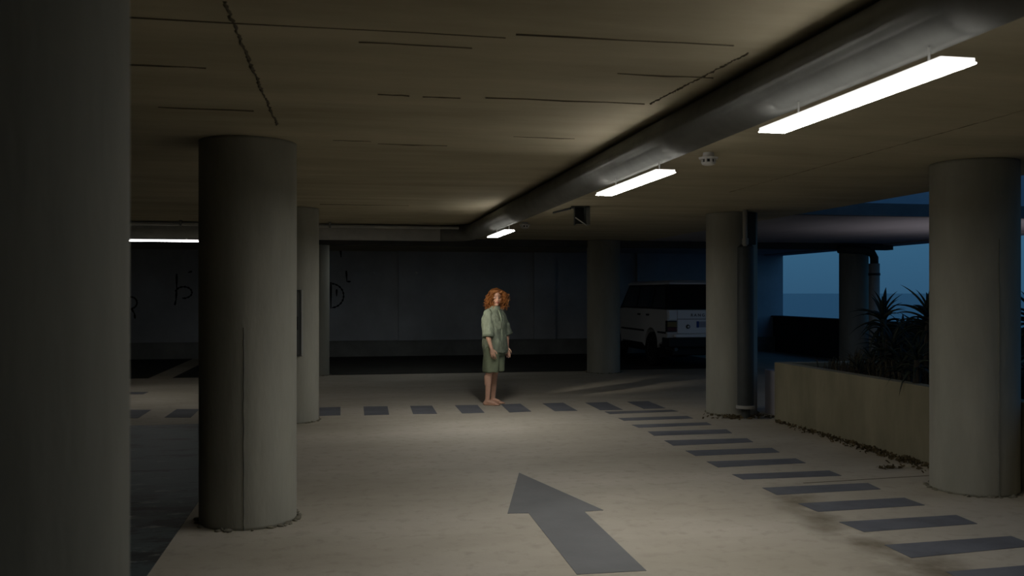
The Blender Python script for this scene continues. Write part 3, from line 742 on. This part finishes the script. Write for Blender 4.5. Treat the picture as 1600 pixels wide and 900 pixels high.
# tailgate
tg = obj('tailgate', box(B(), -hw + .215, hw - .215, -.018, .05, .745, 1.225, .012), M['car_white'], car)
obj('crease', box(B(), -hw + .215, hw - .215, -.0215, .0, 1.035, 1.045), M['car_black'], tg)
obj('corner_panel', box(B(), -hw + .03, -hw + .205, -.012, .05, 1.03, 1.225, .01), M['car_white'], car)
obj('corner_panel', box(B(), hw - .205, hw - .03, -.012, .05, 1.03, 1.225, .01), M['car_white'], car)
lk = obj('lock', lathe(B(), [(.001, 0), (.045, 0), (.04, .02), (.001, .022)], 16), M['car_black'], tg); lk.location = (-hw + .44, -.018, .885); lk.rotation_euler = (math.pi / 2, 0, 0)
kn = obj('lock_glint', lathe(B(), [(.001, 0.02), (.024, .02), (.018, .04), (.001, .044)], 14), M['white_dot'], tg); kn.location = lk.location; kn.rotation_euler = lk.rotation_euler  # white knob stands in for the specular glint on the lock
obj('number_plate', box(B(), -hw + .66, hw - .66, -.028, -.015, .87, .99), M['plate'], car)
obj('plate_band', box(B(), -hw + .625, -hw + .675, -.03, -.015, .865, .995), M['eu_blue'], car)
cu = bpy.data.curves.new('t', 'FONT'); cu.body = 'RANGE ROVER'; cu.size = .085; cu.align_x = 'CENTER'; cu.space_character = 1.55; cu.extrude = .004
to = bpy.data.objects.new('t', cu); C.objects.link(to); dg = bpy.context.evaluated_depsgraph_get()
me = bpy.data.meshes.new_from_object(to.evaluated_get(dg)); bpy.data.objects.remove(to); me.materials.clear(); me.materials.append(M['car_black'])
lt = link('lettering', me, car); lt.location = (0, -.022, 1.095); lt.rotation_euler = (math.pi / 2, 0, 0)
obj('bumper', box(B(), -hw - .02, hw + .02, -.14, .30, .46, .66, .03), M['car_black'], car)
obj('bumper_lip', box(B(), -hw + .14, hw - .14, -.10, .0, .665, .735, .015), M['car_white'], car)
obj('underbody', box(B(), -hw + .15, hw - .15, .1, 4.3, .28, .50, .03), M['car_black'], car)
bm = B(); tube(bm, [(-hw + .17, -.05, .42), (-hw + .17, .5, .42)], .04, 12); obj('exhaust', bm, M['rim'], car)
obj('mud_flap', box(B(), -hw + .02, -hw + .28, .50, .52, .22, .5), M['car_black'], car)
wheel = None
for sx_ in (-1, 1):
    for cy in (1.02, 3.56):
        bm = B(); prof_w = [(.20, -.10), (.33, -.115), (.365, -.09), (.372, 0), (.365, .09), (.33, .115), (.20, .10)]
        rings(bm, [[Vector((x, r_ * math.cos(a), r_ * math.sin(a))) for a in [2 * math.pi * k / 28 for k in range(28)]] for r_, x in prof_w])
        wo_ = obj('wheel', bm, M['tyre'], car); wo_.location = (sx_ * (hw - .10), cy, .372)
        bm = B(); s = sx_
        rings(bm, [[Vector((s * x, r_ * math.cos(a), r_ * math.sin(a))) for a in [2 * math.pi * k / 20 for k in range(20)]] for r_, x in ((.215, .07), (.215, .105), (.15, .075), (.07, .095), (.02, .10))])
        obj('rim', bm, M['rim'], wo_)

# ------------------------------------------------------------------ the woman
def person():
    O = at(768, 12.72, 0)
    rotz = -YAW
    fwd = lambda deg: Vector((math.cos(math.radians(deg)), -math.sin(math.radians(deg)), 0))
    sh_f = fwd(38); sh_r = sh_f.cross(Vector((0, 0, 1)))       # torso forward, her right
    bm = B(); V = Vector
    # torso, pelvis, neck
    T = V((.035, .0, 0))
    def tor(z, a, b, dx=0): return (T + V((dx, 0, z)), a, b)
    rot = Matrix((tuple(sh_r), tuple(sh_f), (0, 0, 1))).transposed()
    for (z, a, b, dx, h) in ((.90, .138, .105, .005, .12), (1.05, .13, .10, .005, .14), (1.20, .15, .11, .005, .14), (1.29, .16, .09, .005, .075)):
        ell(bm, T + V((dx, 0, z)), (a, b, h), rot)
    cap(bm, T + V((.015, 0, 1.28)), (.058, -.005, 1.43), .055, .048)
    # head: skull, jaw, face towards the camera
    hd = fwd(74); hr = hd.cross(V((0, 0, 1)))
    Hc = V((.066, -.01, 1.515))
    hrot = Matrix((tuple(hr), tuple(hd), (0, 0, 1))).transposed() @ Matrix.Rotation(-.06, 3, 'X')
    P = lambda x, y, z: Hc + hrot @ V((x, y, z))
    ell(bm, P(0, -.012, .025), (.074, .094, .092), hrot, 20, 14)
    ell(bm, P(0, .022, -.035), (.060, .064, .072), hrot, 18, 12)
    ell(bm, P(0, .058, -.088), (.027, .026, .024), hrot)
    for s in (-1, 1):
        ell(bm, P(s * .040, .058, -.022), (.022, .022, .024), hrot)
        cap(bm, P(s * .012, .082, .022), P(s * .048, .066, .024), .011, .009)
        ell(bm, P(s * .073, -.01, -.012), (.012, .02, .03), hrot)
    cap(bm, P(0, .083, .012), P(0, .104, -.030), .0085, .013)
    for s in (-1, 1): ell(bm, P(s * .013, .094, -.034), (.009, .010, .008), hrot)
    cap(bm, P(-.018, .081, -.058), P(.018, .081, -.058), .0075, .0075); cap(bm, P(-.014, .080, -.068), P(.014, .080, -.068), .008, .008)
    # arms
    def limb(*pr):
        for (a, ra), (b, rb) in zip(pr[:-1], pr[1:]): cap(bm, a, b, ra, rb)
    rs_ = T + sh_r * .148 + V((0, 0, 1.315)); ls_ = T - sh_r * .150 + V((0, 0, 1.315))
    re, rw = V((-.060, -.215, 1.03)), V((.005, -.235, .805))
    le, lw = V((.215, .165, 1.03)), V((.222, .13, .80))
    limb((rs_ - V((0, 0, .03)), .040), (re, .034), (rw, .024)); limb((ls_ - V((0, 0, .03)), .040), (le, .034), (lw, .024))
    cap(bm, re.lerp(rw, .2), re.lerp(rw, .45), .036, .033); cap(bm, le.lerp(lw, .2), le.lerp(lw, .45), .036, .033)
    def hand(wr, down, fw_, side):
        """palm and five curled fingers; down = along the hand, fw_ = thumb side, side = palm normal towards the thigh"""
        pc = wr + down * .044
        hrt = Matrix((tuple(fw_), tuple(side), tuple(down))).transposed()
        ell(bm, pc, (.037, .015, .046), hrt); cap(bm, wr - down * .01, wr + down * .03, .024, .024)
        for k, (off, ln, r_) in enumerate(((.030, .074, .0072), (.0105, .084, .0074), (-.010, .077, .0072), (-.029, .060, .0064))):
            a = wr + down * (.088 - .004 * k) + fw_ * off
            b = a + (down * .97 + side * .2 + fw_ * off * 2.5).normalized() * ln * .45
            c = b + (down * .85 + side * .5).normalized() * ln * .32; d = c + (down * .6 + side * .8).normalized() * ln * .23
            cap(bm, a - down * .02, b, r_ * 1.1, r_, 8); cap(bm, b, c, r_, r_ * .9, 8); cap(bm, c, d, r_ * .9, r_ * .75, 8)
        a = wr + down * .028 + fw_ * .030; b = a + (down * .75 + fw_ * .55 + side * .25).normalized() * .038; c = b + (down * .95 + fw_ * .15 + side * .2).normalized() * .030
        cap(bm, wr + down * .02 + fw_ * .012, a, .014, .0125, 8); cap(bm, a, b, .0115, .010, 8); cap(bm, b, c, .010, .008, 8)
    dn = (V((.045, -.01, -.2))).normalized(); fwv = V((1, -.15, .22)).normalized(); sd = dn.cross(fwv).normalized()
    if sd.y < 0: sd = -sd
    hand(rw, dn, (fwv - dn * fwv.dot(dn)).normalized(), sd)
    dn2 = V((.02, -.05, -.2)).normalized(); f2 = V((1, -.2, .1)); f2 = (f2 - dn2 * f2.dot(dn2)).normalized(); s2_ = dn2.cross(f2); s2_ = -s2_ if s2_.y > 0 else s2_
    hand(lw, dn2, f2, s2_)
    # legs and feet
    ff = fwd(14); fr = ff.cross(V((0, 0, 1)))
    ff2 = fwd(26); fr2 = ff2.cross(V((0, 0, 1)))
    def leg(hip, knee, ank, f, r_):
        limb((hip, .066), (knee, .050), (ank, .033))
        cap(bm, knee.lerp(ank, .18) - f * .014, knee.lerp(ank, .42) - f * .012, .050, .043)
        ell(bm, knee + f * .012, (.046, .046, .055))
        fl = V((ank.x, ank.y, 0))
        ell(bm, fl - f * .032 + V((0, 0, .030)), (.034, .032, .032)); cap(bm, ank, fl - f * .02 + V((0, 0, .045)), .033, .034)
        cap(bm, fl + f * .0 + V((0, 0, .055)), fl + f * .10 + V((0, 0, .030)), .034, .024)
        cap(bm, fl - f * .03 + V((0, 0, .022)), fl + f * .12 + V((0, 0, .018)), .026, .022)
        cap(bm, fl + f * .115 + r_ * .026 + V((0, 0, .017)), fl + f * .118 - r_ * .028 + V((0, 0, .018)), .018, .019)
        for k, (o_, ln, rr) in enumerate(((-.031, .052, .0125), (-.012, .050, .0095), (.004, .044, .009), (.018, .036, .0085), (.031, .026, .008))):
            a = fl + f * .125 + r_ * o_ + V((0, 0, .015)); cap(bm, a - f * .02, a + f * ln * .8 - V((0, 0, .004)), rr, rr * .9, 8)
    leg(V((.005, -.072, .86)), V((-.035, -.10, .47)), V((-.055, -.10, .075)), ff, fr)
    leg(V((.06, .085, .86)), V((.045, .09, .47)), V((.018, .12, .075)), ff2, fr2)
    body = remeshed('person', bm, M['skin'], .0042, 4)
    body.location = O; body.rotation_euler = (0, 0, rotz)
    tag(body, 'barefoot woman with curly red hair in loose sage shirt and shorts on the crossing', 'person')
    # ---- face details
    for s in (-1, 1):
        bm = B(); ell(bm, P(s * .030, .0735, .004), (.0135, .010, .0075), hrot, 12, 8); ey = obj('eye', bm, M['eye'], body, True)
        bm = B(); ell(bm, P(s * .030, .082, .003), (.0058, .004, .0062), hrot, 10, 8); obj('iris', bm, M['iris'], ey, True)
        bm = B(); cap(bm, P(s * .013, .0915, .030), P(s * .048, .0775, .0285), .0042, .003, 8); obj('eyebrow', bm, M['brow'], body, True)
    bm = B(); cap(bm, P(-.017, .0865, -.0585), P(.017, .0865, -.0585), .0048, .0048, 8); cap(bm, P(-.013, .0865, -.068), P(.013, .0865, -.068), .0056, .0056, 8); obj('lips', bm, M['lips'], body, True)
    # ---- shirt
    def fold(sc, am, st=(1, 1, .45), seed=0.):
        def f_(co):
            q = V((co.x * st[0], co.y * st[1], co.z * st[2]))
            return am * (noise.noise(q * sc + V((seed, 0, 0))) + .5 * noise.noise(q * sc * 2.3 + V((0, seed, 3.1))))
        return f_
    bm = B()
    def sec(z, a, b, dx=0, dy=0, n=28, wav=0):
        c = T + V((dx, dy, z)); o_ = []
        for k in range(n):
            t_ = 2 * math.pi * k / n; q = 1 + wav * math.sin(5 * t_ + z * 9)
            o_.append(c + (sh_r * a * math.copysign(abs(math.cos(t_)) ** .8, math.cos(t_)) + sh_f * b * math.copysign(abs(math.sin(t_)) ** .85, math.sin(t_))) * q)
        return o_
    rings(bm, [sec(.725, .160, .138, .018, 0, wav=.05), sec(.745, .170, .150, .018, wav=.05), sec(.85, .176, .150, .014, wav=.03), sec(1.0, .180, .147, .009), sec(1.13, .198, .145, .004),
               sec(1.24, .195, .130, .004), sec(1.315, .180, .095, .006), sec(1.355, .115, .072, .010), sec(1.38, .062, .060, .014)])
    def sleeve(a, b, ra, rb):
        a, b = V(a), V(b); d = (b - a).normalized(); u, v = frame_of(d)
        rings(bm, [[a.lerp(b, s) + (u * math.cos(q) + v * math.sin(q)) * (ra + (rb - ra) * s) for q in [2 * math.pi * k / 20 for k in range(20)]] for s in (0, .3, .6, .96, 1)])
    ell(bm, rs_ + V((.014, .014, -.020)), (.072, .072, .068)); ell(bm, ls_ + V((-.014, -.014, -.020)), (.072, .072, .068))
    sleeve(rs_ + V((.02, .02, -.012)), re + V((.012, .0, -.065)) , .077, .073)
    sleeve(ls_ + V((-.02, -.02, -.012)), le + V((.015, 0, -.04)), .074, .073)
    shirt = remeshed('shirt', bm, M['shirt'], .008, 3, body, lambda co: fold(7, .018)(co) + fold(17, .010, (1, 1, .6), 4.)(co))
    # sleeve cuffs, hem, collar, placket, pocket
    def band(name, c, d, r0, wd, m):
        d = d.normalized(); u, v = frame_of(d); bm = B()
        rings(bm, [[c + d * s + (u * math.cos(q) + v * math.sin(q)) * rr for q in [2 * math.pi * k / 24 for k in range(24)]] for rr, s in ((r0 - .006, -wd), (r0 + .003, -wd), (r0 + .004, 0), (r0 - .012, .002))])
        return obj(name, bm, m, shirt, True)
    band('cuff', re + V((.012, 0, -.068)), (re + V((.012, 0, -.065))) - (rs_ + V((.02, .02, -.012))), .075, .028, M['hem'])
    band('cuff', le + V((.015, 0, -.043)), (le + V((.015, 0, -.04))) - (ls_ + V((-.02, -.02, -.012))), .075, .028, M['hem'])
    bm = B(); rings(bm, [sec(1.352, .088, .078, .012), sec(1.395, .070, .068, .016), sec(1.398, .062, .06, .016), sec(1.36, .07, .06, .014)], False); obj('collar', bm, M['shirt'], shirt, True)
    bm = B()
    rs = []
    for z, b in ((.74, .150), (.85, .151), (1.0, .148), (1.13, .145), (1.24, .130), (1.32, .098), (1.35, .076)):
        c = T + V((.008, 0, z)) + sh_f * b
        rs.append([c - sh_r * .018 - sh_f * .02, c - sh_r * .018 + sh_f * .006, c + sh_r * .018 + sh_f * .006, c + sh_r * .018 - sh_f * .02])
    rings(bm, rs); obj('placket', bm, M['shirt'], shirt)
    for z, b in ((.86, .156), (.98, .155), (1.10, .152), (1.22, .139)):
        bm = B(); ell(bm, T + V((.008, 0, z)) + sh_f * b, (.007, .007, .007), None, 8, 6); obj('button', bm, M['hem'], shirt, True)
    bm = B(); c = T + sh_r * .085 + sh_f * .128 + V((.004, 0, 1.13))
    u_ = (sh_r - sh_f * .42).normalized(); nrm = u_.cross(V((0, 0, 1))); nrm = nrm if nrm.dot(sh_f) > 0 else -nrm
    rings(bm, [[c + u_ * x + V((0, 0, z)) + nrm * d for x, z in ((-.05, .055), (.05, .055), (.05, -.045), (0, -.06), (-.05, -.045))] for d in (-.02, .008)]); obj('pocket', bm, M['shirt'], shirt)
    # ---- shorts
    bm = B()
    def ssec(c, a, b, z, n=22, wav=0.): return [V(c) + V((0, 0, z)) + (sh_r * a * math.cos(t_) + sh_f * b * math.sin(t_)) * (1 + wav * math.sin(4 * t_ + 1)) for t_ in [2 * math.pi * k / n for k in range(n)]]
    rings(bm, [ssec((.035, 0, 0), .165, .13, z, wav=0) for z in (.70, .80, .92)])
    for c, c2 in (((-.005, -.075, 0), (-.015, -.085, 0)), ((.075, .075, 0), (.075, .085, 0))):
        rings(bm, [ssec(c2, .098, .115, .465, wav=.05), ssec(c2, .104, .120, .48, wav=.05), ssec(c, .108, .120, .6, wav=.03), ssec(c, .11, .118, .72), ssec(c, .10, .11, .82)])
    shorts = remeshed('shorts', bm, M['shorts'], .008, 3, body, lambda co: fold(8, .014, (1, 1, .35), 9.)(co) + fold(18, .005, (1, 1, .6), 2.)(co))
    # ---- hair: a soft cap and many corkscrew locks
    bm = B()
    ell(bm, P(0, -.038, .035), (.096, .098, .095), hrot, 20, 14); ell(bm, P(0, -.055, -.06), (.105, .075, .10), hrot, 18, 12); ell(bm, P(-.036, .034, .088), (.052, .052, .036), hrot); ell(bm, P(.036, .034, .088), (.052, .052, .036), hrot)
    cap_h = remeshed('hair', bm, M['hair'], .008, 3, body, fold(22, .018, (1, 1, 1), 1.))
    bm = B(); r = random.Random(3)
    def lock(base, out, ln, R, amp, turns, side_drop):
        pts = []; rad = []; n = 22; ph = r.uniform(0, 6.28)
        for i in range(n + 1):
            s = i / n
            c = base + out * (.055 * min(1, s * 2.2) * R) + V((0, 0, -1)) * (ln * max(0, s - .12)) + out * side_drop * s
            u, v = frame_of(V((out.x * .3, out.y * .3, -1)))
            a = ph + s * turns * 6.283
            pts.append(c + (u * math.cos(a) + v * math.sin(a)) * amp * min(1, .3 + s * 2)); rad.append(.0058 * (1 - .6 * s ** 3) )
        tube(bm, pts, rad, 5)
    for k in range(430):
        a = r.uniform(0, 6.283); el = r.uniform(-.2, 1.45)
        loc = V((math.sin(a) * math.cos(el), math.cos(a) * math.cos(el), math.sin(el)))
        if loc.y > .30 and loc.z < .67: continue            # leave the face free
        base = P(loc.x * .088, -.03 + loc.y * .100, .03 + loc.z * .098)
        o2 = hrot @ V((loc.x, loc.y * .7, 0)); o2 = o2.normalized() if o2.length > .05 else V((r.uniform(-1, 1), .3, 0)).normalized()
        if loc.y > .3: o2 = (o2 + (hrot @ V((1 if loc.x > 0 else -1, -.2, 0))) * 1.4).normalized()
        big = 1.0 + .4 * max(0, o2.x)
        ln = (base.z - r.uniform(1.285, 1.41)) * (.95)
        lock(base, o2, max(.05, ln) * (.75 if loc.y > .3 else 1), (r.uniform(1.15, 1.45) if loc.y > .3 else r.uniform(.35, 1.0)) * big, r.uniform(.008, .018), r.uniform(2, 5), r.uniform(-.02, .03) * big)
    lk_ = obj('curls', bm, M['hair'], cap_h, True); lk_['kind'] = 'stuff'
    return body
person()
